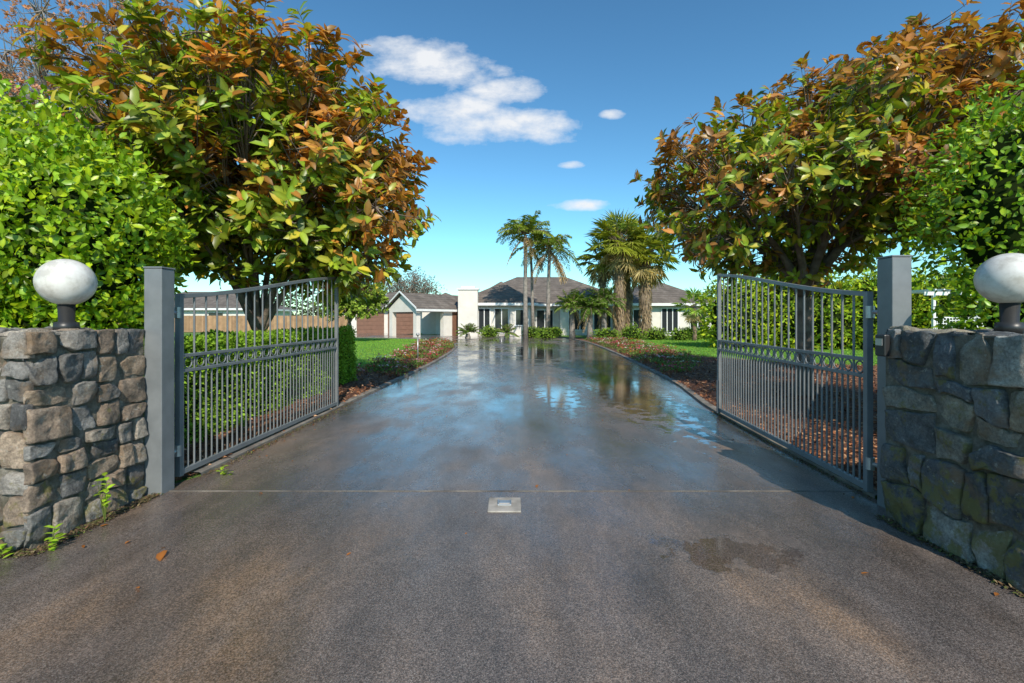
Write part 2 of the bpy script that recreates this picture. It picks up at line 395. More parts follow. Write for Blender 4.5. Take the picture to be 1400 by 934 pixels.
# ------------------------------------------------------------------ gates
def gate_post(x,y,h):
    r=empty('gate_post'); mb=MB(); mb.box(x-.075,x+.075,y-.075,y+.075,0,h-.01); mb.build('post',M_steel,r,bevel=.006)
    mb=MB(); mb.box(x-.08,x+.08,y-.08,y+.08,h-.008,h+.006); mb.build('cap',M_steel,r,bevel=.004)
gate_post(-3.035,3.92,1.93); gate_post(3.005,3.58,1.98)
def gate(hx,hy,fx,fy,px,py):
    r=empty('driveway_gate'); d=Vector((fx-hx,fy-hy,0)); L=d.length; d.normalize(); nn=Vector((-d.y,d.x,0))
    M=Matrix(((d.x,nn.x,0,hx),(d.y,nn.y,0,hy),(0,0,1,0),(0,0,0,1)))
    top=lambda s:1.70+.46*(.55*(s/L)+.45*(lambda q:q*q*(3-2*q))(s/L))
    mb=MB()
    mb.box(0,.05,-.025,.025,.06,top(0)+.02,M); mb.box(L-.05,L,-.025,.025,.04,top(L)+.02,M)
    mb.box(.05,L-.05,-.02,.02,.07,.12,M)
    for z in (1.0,1.14): mb.box(.05,L-.05,-.018,.018,z,z+.03,M)
    n=28
    for i in range(n):
        s0=.04+(L-.08)*i/n; s1=.04+(L-.08)*(i+1)/n
        vs=[]
        for s in (s0,s1):
            z=top(s)
            for (yy,zz) in ((-.02,-.02),(.02,-.02),(.02,.02),(-.02,.02)): vs.append(M@Vector((s,yy,z+zz)))
        mb.add(vs,[(0,1,5,4),(1,2,6,5),(2,3,7,6),(3,0,4,7)])
    mb.build('frame',M_steel,r,bevel=.003)
    mb=MB(); k=21; sp=(L-.1)/k
    for i in range(1,k):
        s=.05+sp*i; mb.tube([M@Vector((s,0,.11)),M@Vector((s,0,top(s)))],.0095,6,False)
    for i in range(k):
        s=.05+sp*(i+.5); mb.tube([M@Vector((s,0,.11)),M@Vector((s,0,1.01))],.0085,6,False)
        a=[M@Vector((s+.05*math.cos(q),0,1.085+.05*math.sin(q))) for q in [2*math.pi*e/12 for e in range(13)]]
        mb.tube(a,.007,5,False)
    mb.build('pickets',M_steel,r,True)
    mb=MB()
    for z in (.3,1.55):
        mb.tube([(px,py,z),(hx,hy,z)],.017,8); mb.tube([(hx,hy,z-.05),(hx,hy,z+.05)],.032,10)
    mb.build('hinges',M_metal,r)
    mb=MB(); mb.box(L-.09,L-.05,.028,.05,.05,.55,M); mb.build('drop_bolt',M_steel,r)
gate(-3.03,4.12,-2.90,7.55,-3.035,3.95)
gate(2.96,3.76,3.19,7.03,3.005,3.6)

# ------------------------------------------------------------------ trees
def bez(a,c,b_,n=6):
    return [a*(1-q)**2+c*2*q*(1-q)+b_*q*q for q in [i/n for i in range(n+1)]]
def envelope(ells,n,mind,inner=.45):
    out=[]; tries=0
    while len(out)<n and tries<20000:
        tries+=1
        c,r=R.choices(ells,weights=[e[1][0]*e[1][2] for e in ells])[0]
        d=Vector([R.gauss(0,1) for _ in range(3)]).normalized()*(R.uniform(inner**3,1)**(1/3))
        p=Vector((c[0]+d.x*r[0],c[1]+d.y*r[1],c[2]+d.z*r[2]))
        if all((p-q).length>mind for q in out): out.append(p)
    return out
def tree(name,base,fork,ells,nl,mind,lr,twigs,lpr,LL,WW,colfn,mat,bark,tr=.16,nmain=6,inner=.45,detail=True,up=.35,flat=.75,limb=.6):
    root=empty(name); base=Vector(base); fork=Vector(fork)
    lob=envelope(ells,nl,mind,inner); mb=MB()
    mb.tube(bez(base-Vector((0,0,.1)),base.lerp(fork,.5)+Vector((.1,.05,0)),fork),[tr*1.35,tr*1.1,tr*.98,tr*.92,tr*.88,tr*.86,tr*.84],10)
    seeds=[]
    for i in range(nmain):
        a=2*math.pi*i/nmain+R.uniform(-.3,.3); 
        seeds.append(a)
    grp={i:[] for i in range(nmain)}
    for p in lob:
        a=math.atan2(p.y-fork.y,p.x-fork.x)
        i=min(range(nmain),key=lambda k:abs((a-seeds[k]+math.pi)%(2*math.pi)-math.pi)); grp[i].append(p)
    RP=[];RA=[]
    for i,ps in grp.items():
        if not ps: continue
        mean=sum(ps,Vector())/len(ps); e=fork.lerp(mean,.62)
        c=fork.lerp(e,.5)+Vector((0,0,.35*(e-fork).length*.5))*1
        path=bez(fork,c+Vector((R.uniform(-.1,.1),R.uniform(-.1,.1),.0)),e,8); rm=tr*limb
        mb.tube(path,[rm*(1-.55*k/8) for k in range(9)],8)
        for p in ps:
            k=R.randint(3,8); s=path[k]; q=s.lerp(p,.5)+Vector((R.uniform(-.2,.2),R.uniform(-.2,.2),R.uniform(-.1,.25)))
            pa=bez(s,q,p,6); r0=rm*(1-.55*k/8)*.6
            mb.tube(pa,[r0*(1-.7*x/6) for x in range(7)],6,False)
            for _ in range(twigs):
                d=Vector([R.gauss(0,1) for _ in range(3)]).normalized(); d.z*=flat
                d=d*lr*R.uniform(.45,1.1); w=p+d; s2=pa[R.randint(3,6)]
                mb.tube(bez(s2,s2.lerp(w,.5)+Vector((0,0,-.08*lr)),w,3),[.012*tr/.16+.003,.009*tr/.16+.003,.006,.004],4,False)
                RP.append(w); RA.append((w-s2).normalized()*.8+Vector((0,0,up)))
    mb.build('trunk_and_limbs',bark,root,True)
    RP=np.array([tuple(p) for p in RP]); RA=nrm(np.array([tuple(p) for p in RA])); n=len(RP)
    P=np.repeat(RP,lpr,axis=0); A=np.repeat(RA,lpr,axis=0); k=len(P)
    rad=rdir(k); rad=nrm(rad-A*(rad*A).sum(1,keepdims=True))
    D=A*G.uniform(.1,.9,(k,1))+rad; P=P-A*G.uniform(0,.9,(k,1))*LL
    Nn=A+rdir(k)*.35
    C=colfn(RP,lpr)
    L=LL*G.uniform(.65,1.15,k); leaves('foliage',P,D,Nn,L,L*WW,C,mat,root,detail)
    return root
def magcol(greenbias,brown=(.46,.21,.04),z0=4.5):
    def f(RP,lpr):
        n=len(RP); nv=np.array([noise.noise(Vector(p)*.9) for p in RP])
        pb=np.clip(.32+nv*1.8+(RP[:,2]-z0)*.16-greenbias(RP),.05,.92)
        k=n*lpr; isb=G.random(k)<np.repeat(pb,lpr)
        C=np.where(isb[:,None],np.array(brown)[None]*G.uniform(.5,1.4,(k,1)),np.array([.24,.33,.026])[None]*G.uniform(.35,1.4,(k,1)))
        gold=(~isb)&(G.random(k)<.28); C[gold]=np.array([.50,.43,.045])*G.uniform(.7,1.2,(gold.sum(),1))
        C[:,0]*=G.uniform(.85,1.15,k); return C
    return f
tree('magnolia_tree',(-4.6,8.2,0),(-4.5,8.1,1.15),
     [((-4.2,7.6,4.5),(2.1,2.1,2.1)),((-3.0,7.7,3.8),(1.5,1.4,1.4)),((-5.2,7.4,4.2),(1.5,1.5,1.7)),((-3.6,7.9,2.8),(1.6,1.3,.8))],90,.55,.66,28,9,.23,.43,
     magcol(lambda P:np.clip((-3.4-P[:,0])*.22,-.3,.4)+np.clip((3.8-P[:,2])*.1,0,.2)),M_leaf,M_bark,.13,9,.4,limb=.5)
tree('magnolia_tree',(5.5,8.6,0),(5.45,8.5,1.9),
     [((5.2,8.3,3.75),(2.85,2.2,1.25)),((6.6,8.2,4.6),(2.6,2.1,1.5)),((8.4,8.4,5.5),(2.2,2.0,1.7)),((5.0,8.2,2.9),(2.1,1.6,.6))],106,.57,.66,25,9,.22,.43,
     magcol(lambda P:np.clip((4.2-P[:,2])*.16,-.2,.3)-.06,(.42,.20,.05),4.4),M_leaf,M_bark,.15,9,.4)
def redcol(RP,lpr):
    k=len(RP)*lpr; return np.array([[.58,.29,.17]])*G.uniform(.5,1.4,(k,1))*np.array([[1,1,1]])
tree('autumn_tree',(-14.6,15,0),(-14.5,15,2.5),[((-14.0,15,8.4),(4.0,3.2,4.0))],70,1.0,1.2,40,9,.12,.6,redcol,M_leafd,M_barkg,.22,8,.3,False)
def bare(RP,lpr):
    k=len(RP)*lpr; return np.array([[.2,.145,.11]])*G.uniform(.5,1.4,(k,1))
tree('bare_tree',(-16.5,72,0),(-16.5,72,2),[((-16.5,72,5.8),(5.2,4,3.2))],50,1.4,1.8,26,5,.26,.5,bare,M_leafd,M_barkg,.4,8,.3,False)
def gcol(base,v=.5):
    def f(RP,lpr):
        k=len(RP)*lpr; C=np.array([base])*G.uniform(1-v,1+v,(k,1)); return C
    return f
tree('garden_tree',(-10.0,28,0),(-10.0,28,1.2),[((-9.8,28,2.9),(1.8,1.5,1.5))],36,.5,.7,34,11,.2,.55,gcol((.24,.33,.04)),M_leafd,M_bark,.12,6,.2,False)
def mass(name,specs,LLs,n,cols,mat=M_leafd):
    Ps=[];Ds=[];Cs=[]
    for (c,r) in specs:
        d=rdir(n); rr=G.uniform(.72,1.05,(n,1))
        nz=np.array([noise.noise(Vector(q)*2.2+Vector(c)) for q in d])[:,None]
        P=np.array(c)+d*np.array(r)*rr*(1+.28*nz); keep=P[:,2]>.0
        Ps.append(P[keep]); Ds.append(d[keep]); 
        cc=np.array(cols[R.randrange(len(cols))]); Cs.append(cc[None]*G.uniform(.5,1.5,(keep.sum(),1))*(1+.5*nz[keep]))
    P=np.concatenate(Ps);D=np.concatenate(Ds);C=np.clip(np.concatenate(Cs),0,1);k=len(P)
    L=LLs*G.uniform(.6,1.2,k)
    return leaves(name,P,D*.5+rdir(k),D+rdir(k)*.6,L,L*.6,C,mat,None,False)
sp=[]
for i in range(70):
    x=-190+i*5.6+R.uniform(-2,2); yy=R.uniform(95,130); h=R.uniform(1.8,3.6)*(1.0 if abs(x)<25 else 1.5); sp.append(((x,yy,h*.8),(R.uniform(4,7),4,h)))
mass('distant_treeline',sp,.9,500,[(.08,.11,.05),(.10,.11,.06),(.12,.10,.07),(.07,.10,.04)])

# hedges
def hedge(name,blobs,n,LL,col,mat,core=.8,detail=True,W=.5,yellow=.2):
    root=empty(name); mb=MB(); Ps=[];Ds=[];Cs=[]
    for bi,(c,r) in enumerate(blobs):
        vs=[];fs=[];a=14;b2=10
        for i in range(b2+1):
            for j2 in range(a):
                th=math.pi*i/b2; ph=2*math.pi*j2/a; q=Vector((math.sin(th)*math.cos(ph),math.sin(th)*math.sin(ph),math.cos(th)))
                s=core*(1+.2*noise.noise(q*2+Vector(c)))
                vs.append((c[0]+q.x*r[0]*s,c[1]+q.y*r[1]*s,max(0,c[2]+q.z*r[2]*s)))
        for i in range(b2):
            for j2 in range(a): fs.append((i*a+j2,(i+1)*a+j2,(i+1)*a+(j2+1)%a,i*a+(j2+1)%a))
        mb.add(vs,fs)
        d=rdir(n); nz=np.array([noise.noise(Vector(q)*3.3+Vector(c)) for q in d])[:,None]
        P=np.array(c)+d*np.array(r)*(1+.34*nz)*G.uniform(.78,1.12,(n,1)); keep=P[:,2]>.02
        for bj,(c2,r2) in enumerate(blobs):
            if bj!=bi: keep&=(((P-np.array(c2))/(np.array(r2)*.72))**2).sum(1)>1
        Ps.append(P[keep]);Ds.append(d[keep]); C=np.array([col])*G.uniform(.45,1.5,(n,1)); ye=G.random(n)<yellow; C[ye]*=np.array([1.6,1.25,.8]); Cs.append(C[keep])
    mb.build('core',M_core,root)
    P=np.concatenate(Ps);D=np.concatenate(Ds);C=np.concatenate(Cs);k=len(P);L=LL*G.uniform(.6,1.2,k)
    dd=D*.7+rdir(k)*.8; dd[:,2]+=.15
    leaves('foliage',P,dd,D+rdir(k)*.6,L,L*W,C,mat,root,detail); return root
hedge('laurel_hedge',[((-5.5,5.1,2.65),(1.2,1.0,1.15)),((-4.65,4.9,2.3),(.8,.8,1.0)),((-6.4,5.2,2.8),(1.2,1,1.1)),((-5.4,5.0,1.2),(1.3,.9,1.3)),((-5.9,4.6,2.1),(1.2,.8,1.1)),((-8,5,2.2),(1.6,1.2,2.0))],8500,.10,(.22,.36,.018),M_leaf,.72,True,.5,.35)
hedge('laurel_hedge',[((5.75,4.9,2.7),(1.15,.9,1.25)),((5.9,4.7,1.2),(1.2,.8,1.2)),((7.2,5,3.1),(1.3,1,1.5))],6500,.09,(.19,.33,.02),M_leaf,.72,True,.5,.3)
hb=[]
for i in range(14):
    hb.append(((11.3+i*2.0,23-i*.45+R.uniform(-.3,.3),1.5+R.uniform(0,.25)),(1.7,1.3,R.uniform(1.7,2.1))))
hedge('boundary_hedge',hb,3600,.24,(.24,.36,.024),M_leafd,.8,False,.5,.4)
def box_hedge(name,x0,x1,y0,y1,h,n):
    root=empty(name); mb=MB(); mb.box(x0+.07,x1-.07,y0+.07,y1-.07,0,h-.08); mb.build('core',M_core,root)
    ar=[(y1-y0)*h,(y1-y0)*h,(x1-x0)*h,(x1-x0)*h,(x1-x0)*(y1-y0)]; f=G.choice(5,n,p=np.array(ar)/sum(ar))
    u=G.random(n);v=G.random(n);P=np.zeros((n,3));D=np.zeros((n,3))
    for i in range(5):
        mk=f==i; a,b2=u[mk],v[mk]
        if i<2: P[mk]=np.stack([np.full(len(a),(x0,x1)[i]),y0+a*(y1-y0),b2*h],1); D[mk]=((-1,0,0),(1,0,0))[i]
        elif i<4: P[mk]=np.stack([x0+a*(x1-x0),np.full(len(a),(y0,y1)[i-2]),b2*h],1); D[mk]=((0,-1,0),(0,1,0))[i-2]
        else: P[mk]=np.stack([x0+a*(x1-x0),y0+b2*(y1-y0),np.full(len(a),h)],1); D[mk]=(0,0,1)
    nz=np.array([noise.noise(Vector(p)*2.5) for p in P])[:,None]
    P+=D*(nz*.11+G.uniform(-.09,.03,(n,1)))
    C=np.array([[.22,.37,.03]])*G.uniform(.5,1.5,(n,1)); L=.055*G.uniform(.6,1.3,n)
    leaves('foliage',P,D*.6+rdir(n),D+rdir(n)*.6,L,L*.55,C,M_leafd,root,False)
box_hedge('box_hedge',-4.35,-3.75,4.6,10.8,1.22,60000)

# ------------------------------------------------------------------ palms
def frond(mb_st,LV,c,az,el,L,droop,nl,ll,col):
    h=Vector((math.cos(az),math.sin(az),0)); pts=[]
    for i in range(9):
        q=i/8; pts.append(c+h*(L*q*math.cos(el)*(1-.18*q*q))+Vector((0,0,L*(math.sin(el)*q-droop*q*q))))
    mb_st.tube(pts,[.03*(1-q/9)+.006 for q in range(9)],4,False)
    side=Vector((-h.y,h.x,0))
    for i in range(nl):
        q=.15+.85*i/nl; f=q*8; k=min(int(f),7); p=pts[k].lerp(pts[k+1],f-k); d=(pts[k+1]-pts[k]).normalized()
        l=ll*math.sin(math.pi*min(1,.18+q*.8))**.6
        for s in (-1,1):
            D=side*s*1.0+d*.55+Vector((0,0,R.uniform(-.75,.1))); LV.append((p,D,Vector((0,0,1)),l*R.uniform(.8,1.1),.055,col,k))
def flush(name,LV,mat,root,det=False):
    P=np.array([tuple(a[0]) for a in LV]);D=np.array([tuple(a[1]) for a in LV]);N=np.array([tuple(a[2]) for a in LV])
    L=np.array([a[3] for a in LV]);W=np.array([a[4] for a in LV]);C=np.array([a[5] for a in LV])*G.uniform(.6,1.4,(len(LV),1))
    leaves(name,P,D+rdir(len(P))*.08,N+rdir(len(P))*.2,L,W,C,mat,root,det)
def feather_palm(name,x,y,h,r,L,nf,lean=0,col=(.30,.38,.06),ll=.6,dead=3,droop=.5,nl=26):
    root=empty(name); mb=MB(); top=Vector((x+lean,y,h))
    mb.tube([(x,y,-.1),(x+lean*.25,y,h*.3),(x+lean*.6,y,h*.7),tuple(top)],[r*1.3,r,r*.85,r*.75],10); mb.build('trunk',M_barkg,root,True)
    ms=MB(); LV=[]
    for i in range(nf):
        frond(ms,LV,top+Vector((0,0,.1)),i*2.399+R.uniform(-.2,.2),R.uniform(.0,1.2),L*R.uniform(.85,1.1),R.uniform(.7,1.2)*droop,nl,ll,col)
    for i in range(dead):
        frond(ms,LV,top,R.uniform(0,6.28),R.uniform(-1.1,-.6),L*.8,.25,nl,ll*.7,(.5,.36,.2))
    ms.build('frond_ribs',M_thatch,root); flush('fronds',LV,M_leafd,root)
def fan_palm(name,x,y,h,r,cr,nf,shaggy=True,col=(.35,.38,.05)):
    root=empty(name); mb=MB()
    pts=[(x+.05*math.sin(i),y,h*i/8-.05) for i in range(9)]
    mb.tube(pts,[r*(1+.15*math.sin(i*2.1)) for i in range(9)],12); mb.build('trunk',M_thatch,root,True)
    ms=MB(); LV=[]; c=Vector((x,y,h))
    for i in range(nf):
        dead=i>nf*.78; el=R.uniform(-1.35,-.7) if dead else R.uniform(-.55,1.35); az=i*2.399
        d=Vector((math.cos(az)*math.cos(el),math.sin(az)*math.cos(el),math.sin(el))); pl=cr*R.uniform(.4,.62)
        p=c+d*pl+Vector((0,0,-.05)); ms.tube([c+Vector((0,0,-.1)),p],[.02,.012],4,False)
        side=d.cross(Vector((0,0,1))).normalized(); upv=side.cross(d)
        cc=(.5,.4,.18) if dead else col
        for k in range(16):
            a=-1.9+3.8*k/15; D=d*math.cos(a)+side*math.sin(a)+Vector((0,0,-.28)); LV.append((p,D,upv,cr*.42*R.uniform(.85,1.1),.075,cc,k))
    if shaggy:
        for i in range(900):
            z=R.uniform(.3,h); a=R.uniform(0,6.28); rr=r*1.0
            LV.append((Vector((x+rr*math.cos(a),y+rr*math.sin(a),z)),Vector((math.cos(a)*.5,math.sin(a)*.5,-1)),Vector((math.cos(a),math.sin(a),.3)),R.uniform(.2,.45),.05,(.38,.29,.18),0))
    ms.build('petioles',M_thatch,root); flush('fan_leaves',LV,M_leafd,root)
feather_palm('queen_palm',1.0,34,7.7,.17,3.0,26,.0,dead=3,ll=.7)
feather_palm('queen_palm',2.7,34.5,6.7,.16,3.1,24,.15,ll=.7,dead=8,droop=.65)
feather_palm('queen_palm',1.7,36.5,7.2,.13,2.5,14,-.2,ll=.6,dead=3)
fan_palm('fan_palm',7.9,33.5,7.1,.36,2.8,70)
fan_palm('fan_palm',9.9,33.8,6.1,.36,2.8,70)
fan_palm('fan_palm',9.0,35.5,7.0,.30,2.5,50)
fan_palm('fan_palm',7.0,35,6.0,.27,2.3,44)
feather_palm('date_palm',5.4,31.5,2.1,.2,1.9,34,0,(.18,.28,.045),.45,2,.45,24)
feather_palm('date_palm',6.5,32.2,2.6,.2,2.0,34,0,(.16,.25,.045),.45,2,.45,24)
feather_palm('date_palm',4.3,32.5,2.3,.2,1.8,30,0,(.22,.32,.05),.45,1,.4,24)
feather_palm('cycad',-3.3,34,.35,.2,1.25,26,0,(.17,.28,.045),.25,0,.35,24)
feather_palm('cycad',-.4,33.5,.3,.2,1.2,24,0,(.2,.3,.05),.25,0,.35,24)
feather_palm('cycad',13.2,27,.3,.2,1.1,24,0,(.2,.3,.05),.25,0,.35,22)
fan_palm('fan_palm',12.0,30,2.3,.13,1.5,22,False,(.26,.4,.05))
sh=[((x,y,.3),(R.uniform(.5,.9),.5,R.uniform(.4,.7))) for x,y in [(1.5,35.5),(2.6,33.8),(6.3,30.5),(8.2,31.3),(9.8,31),(11.3,30.5),(3.5,37),(12.6,32),(14,33),(-1.8,36.5),(15.5,34)]]
hedge('garden_shrub',sh,900,.14,(.18,.3,.035),M_leafd,.8,False)
# ------------------------------------------------------------------ flower beds
def flowers(name,poly,n,bb,pf):
    P=scatter(poly,n,*bb); root=empty(name); k=len(P)
    rep=24; Q=np.repeat(P,rep,axis=0); Q[:,:2]+=G.normal(size=(len(Q),2))*.10; hh=np.repeat(G.uniform(.06,.24,k),rep); Q[:,2]=.03+G.random(len(Q))*hh
    tone=np.where(G.random((k,1))<.3,np.array([[.24,.10,.06]]),np.array([[.15,.23,.05]]))
    C=np.repeat(tone,rep,axis=0)*G.uniform(.5,1.5,(len(Q),1)); D=rdir(len(Q)); D[:,2]=np.abs(D[:,2])
    leaves('foliage',Q,D,rdir(len(Q))+np.array([0,0,1]),.09*G.uniform(.6,1.2,len(Q)),.045,C,M_leafd,root,False)
    P=P[G.random(k)<pf]; k=len(P)
    rep=9; ph=np.repeat(G.uniform(.16,.30,k),rep); F=np.repeat(P,rep,axis=0); F[:,:2]+=G.normal(size=(len(F),2))*.08; F[:,2]=ph
    pal=np.array([(.6,.03,.04),(.65,.16,.26),(.75,.7,.65),(.55,.05,.12),(.75,.35,.4),(.6,.28,.06)])
    C=np.repeat(pal[G.integers(0,6,k)],rep,axis=0)*G.uniform(.7,1.1,(len(F),1)); D=rdir(len(F)); D[:,2]*=.3
    leaves('petals',F,D,np.tile([0,0,1.],(len(F),1))+rdir(len(F))*.4,.075*G.uniform(.6,1.2,len(F)),.06,C,M_leafd,root,False)
flowers('flower_bed',ML,520,(-5.4,-2.8,11.3,29),.6)
MR2=[(3.95,11),(4.5,18),(4.8,25),(4.9,31),(7.3,30),(7.1,24),(6.9,18),(6.2,14.5)]
flowers('flower_bed',MR2,640,(3.9,7.6,11.5,31),.55)
gl=empty('garden_light'); mb=MB(); mb.tube([(-2.98,14.4,0),(-2.98,14.4,.95)],.02,8); mb.tube([(-2.98,14.4,.95),(-2.98,14.4,1.0),(-2.98,14.4,1.03)],[.05,.06,.02],12); mb.build('stake',M_metal,gl,True)

# fallen leaves on drive
k=110; P=np.stack([G.uniform(-2.9,2.8,k),G.uniform(2.0,10,k),np.full(k,.014)],1); P[0]=(-2.27,2.95,.016);P[1]=(-2.22,2.9,.02);P[2]=(-2.05,2.5,.016)
P[3:80,0]=np.where(G.random(77)<.5,-2.9,2.75)+G.normal(size=77)*.14
D=rdir(k);D[:,2]*=.1; L=G.uniform(.02,.055,k); L[:2]=.12; L[2]=.04
leaves('fallen_leaves',P,D,np.tile([0,0,1.],(k,1))+rdir(k)*.25,L,L*.5,np.array([[.4,.14,.03]])*G.uniform(.5,1.3,(k,1)),M_leafd)
def weed(x,y,h,n):
    r=empty('weed'); mb=MB(); mb.cur=(.15,.2,.04,1); LV=[]
    for i in range(n):
        e=Vector((x+R.uniform(-.05,.07),y+R.uniform(-.06,.06),h*R.uniform(.4,1))); mb.tube([(x,y,0),e],[.003,.002],4)
        for q in range(4): LV.append((e-Vector((0,0,.03*q)),Vector((R.gauss(0,1),R.gauss(0,1),.3)),Vector((0,0,1)),.06,.035,(.3,.45,.03),0))
    mb.build('stems',M_leafd,r); flush('leaves',LV,M_leaf,r,True)
weed(-2.98,3.33,.34,5); weed(-2.99,2.95,.16,4); weed(-3.2,2.84,.12,4); weed(-2.75,4.35,.08,4)
def dirt(pathpts,w,name,n):
    P=[];
    for _ in range(n):
        i=R.randrange(len(pathpts)-1); a,b2=pathpts[i],pathpts[i+1]; q=R.random(); P.append((a[0]+(b2[0]-a[0])*q+R.gauss(0,w),a[1]+(b2[1]-a[1])*q+R.gauss(0,w),.012+R.random()*.01))
    P=np.array(P); D=rdir(n); D[:,2]*=.3; C=np.array([(.12,.14,.035),(.15,.09,.045),(.08,.055,.035),(.2,.15,.08)])[G.integers(0,4,n)]
    L=G.uniform(.01,.03,n); leaves(name,P,D,np.tile([0,0,1.],(n,1)),L,L*.6,C,M_chip,None,False)
dirt([(-4.2,2.88),(-3.03,2.88),(-3.0,3.84)],.022,'wall_base_litter',2600)
dirt([(2.76,3.42),(2.76,2.42),(4,2.38)],.022,'wall_base_litter',2600)
dirt([(-2.95,4.3),(-2.85,8)],.06,'wall_base_litter',2500); dirt([(3.0,3.75),(3.2,7.2)],.06,'wall_base_litter',2500)

# ------------------------------------------------------------------ house
H=empty('house')
walls=MB();roof=MB();trim=MB();glass=MB();brown=MB()
def hip(x0,x1,y0,y1,ze,zr,o=.6,mb=roof):
    x0-=o;x1+=o;y0-=o;y1+=o; w=min(x1-x0,y1-y0)/2
    if x1-x0>=y1-y0: a=(x0+w,(y0+y1)/2,zr); b2=(x1-w,(y0+y1)/2,zr)
    else: a=((x0+x1)/2,y0+w,zr); b2=((x0+x1)/2,y1-w,zr)
    p=[(x0,y0,ze),(x1,y0,ze),(x1,y1,ze),(x0,y1,ze)]
    if x1-x0>=y1-y0: mb.add(p+[a,b2],[(0,1,5,4),(1,2,5),(2,3,4,5),(3,0,4),(3,2,1,0)])
    else: mb.add(p+[a,b2],[(0,1,4),(1,2,5,4),(2,3,5),(3,0,4,5),(3,2,1,0)])
    trim.box(x0-.03,x1+.03,y0-.04,y0-.005,ze-.2,ze+.02); trim.box(x0-.04,x0-.005,y0,y1,ze-.2,ze+.02); trim.box(x1+.005,x1+.04,y0,y1,ze-.2,ze+.02)
def window(x0,x1,y,z0,z1,nm=2):
    glass.box(x0,x1,y-.03,y+.05,z0,z1)
    for a in [x0+(x1-x0)*i/nm for i in range(nm+1)]: trim.box(a-.035,a+.035,y-.07,y-.032,z0,z1)
    trim.box(x0-.05,x1+.05,y-.08,y-.034,z1,z1+.08); trim.box(x0-.08,x1+.08,y-.12,y-.034,z0-.08,z0)
walls.box(-5,11,41,52,0,2.75); hip(-5,11,41,52,2.75,5.7)
walls.box(-3.6,1.6,39.4,40.99,0,2.75); hip(-3.6,1.6,39.4,48,2.78,4.9,.6)
walls.box(9.5,17,38.4,50,0,2.75); hip(9.5,17,38.4,50,2.72,5.0)
walls.box(4.2,9.0,39.6,40.99,0,2.7); hip(4.2,9.0,39.6,47,2.74,4.7)
window(-2.9,-1.9,39.4,.25,2.3,2); window(-1.5,-.3,39.4,.25,2.3,2); window(.3,1.2,39.4,.9,2.2,1)
window(2.2,3.7,41,.2,2.2,2); window(4.9,6.4,39.6,.5,2.2,3); window(7.1,8.6,39.6,.5,2.2,3)
window(10.2,11.6,38.4,.5,2.2,2); window(12.6,14.0,38.4,.3,2.3,3); window(15,16.3,38.4,.7,2.2,2)
walls.box(-4.55,-2.9,38.4,39.38,0,3.9); trim.box(-4.65,-2.8,38.3,39.48,3.9,4.02); walls.box(-4.3,-3.15,38.6,39.2,4.02,4.2)
walls.box(-16,-8.5,45.2,52,0,2.5); hip(-16,-8.5,45.2,52,2.5,4.3,.5)
for a in (-15.4,-12.3): 
    brown.box(a,a+2.7,45.12,45.19,0,2.15)
    for z in (.4,.8,1.2,1.6): brown.box(a,a+2.7,45.09,45.118,z,z+.3)
walls.box(-8.4,-5.02,42.5,50,0,2.6); hip(-8.4,-4.6,42.5,50,2.6,4.0,.4)
brown.box(-6.3,-5.5,42.42,42.49,0,2.1); 
ax=Vector((.62,.78,0)).normalized(); pr=Vector((ax.y,-ax.x,0)); O=Vector((-8.95,37.2,0))
Mg=Matrix(((pr.x,ax.x,0,O.x),(pr.y,ax.y,0,O.y),(0,0,1,0),(0,0,0,1)))
def g(x,y,z): return Mg@Vector((x,y,z))
hw=1.75;o=.3;Lp=6.5;ze=2.35;zr=3.6
roof.add([g(-hw-o,-o,ze-.1),g(0,-o,zr),g(0,Lp,zr),g(-hw-o,Lp,ze-.1)],[(0,1,2,3)])
roof.add([g(hw+o,-o,ze-.1),g(0,-o,zr),g(0,Lp,zr),g(hw+o,Lp,ze-.1)],[(3,2,1,0)])
walls.add([g(-hw,0,ze),g(hw,0,ze),g(0,0,zr-.12),g(-hw,.12,ze),g(hw,.12,ze),g(0,.12,zr-.12)],[(0,1,2),(5,4,3),(0,2,5,3),(1,4,5,2),(0,3,4,1)])
for sg in (-1,1):
    a=g(sg*(hw+o+.02),-o-.04,ze-.12); b2=g(0,-o-.04,zr+.0)
    dv=Vector((0,0,.2)); dn=ax*.06
    trim.add([a,b2,b2+dv*.6,a+dv*.6,a+dn,b2+dn,b2+dv*.6+dn,a+dv*.6+dn],[(0,1,2,3),(7,6,5,4),(0,4,5,1),(3,2,6,7),(0,3,7,4)])
walls.box(-hw,hw,.0,.25,2.0,ze-.003,Mg); 
for sx2 in (-hw,hw-.4): walls.box(sx2,sx2+.4,0,.4,0,2.0,Mg)
walls.box(hw-.4,hw,2.9,Lp,0,ze-.15,Mg); walls.box(hw-.4,hw,.42,2.9,2.0,ze-.15,Mg); walls.box(-hw,hw-.42,5.2,5.4,0,ze-.1,Mg)
brown.box(hw+.005,hw+.04,3.9,4.9,0,2.0,Mg); brown.box(-1.0,.2,5.12,5.19,0,2.0,Mg)
trim.box(hw+o-.0,hw+o+.06,-o,Lp,ze-.3,ze-.12,Mg)
walls.build('walls',M_cream,H);roof.build('roof',M_roof,H);trim.build('trim',M_white,H);glass.build('windows',M_glass,H);brown.build('doors',M_brown,H)

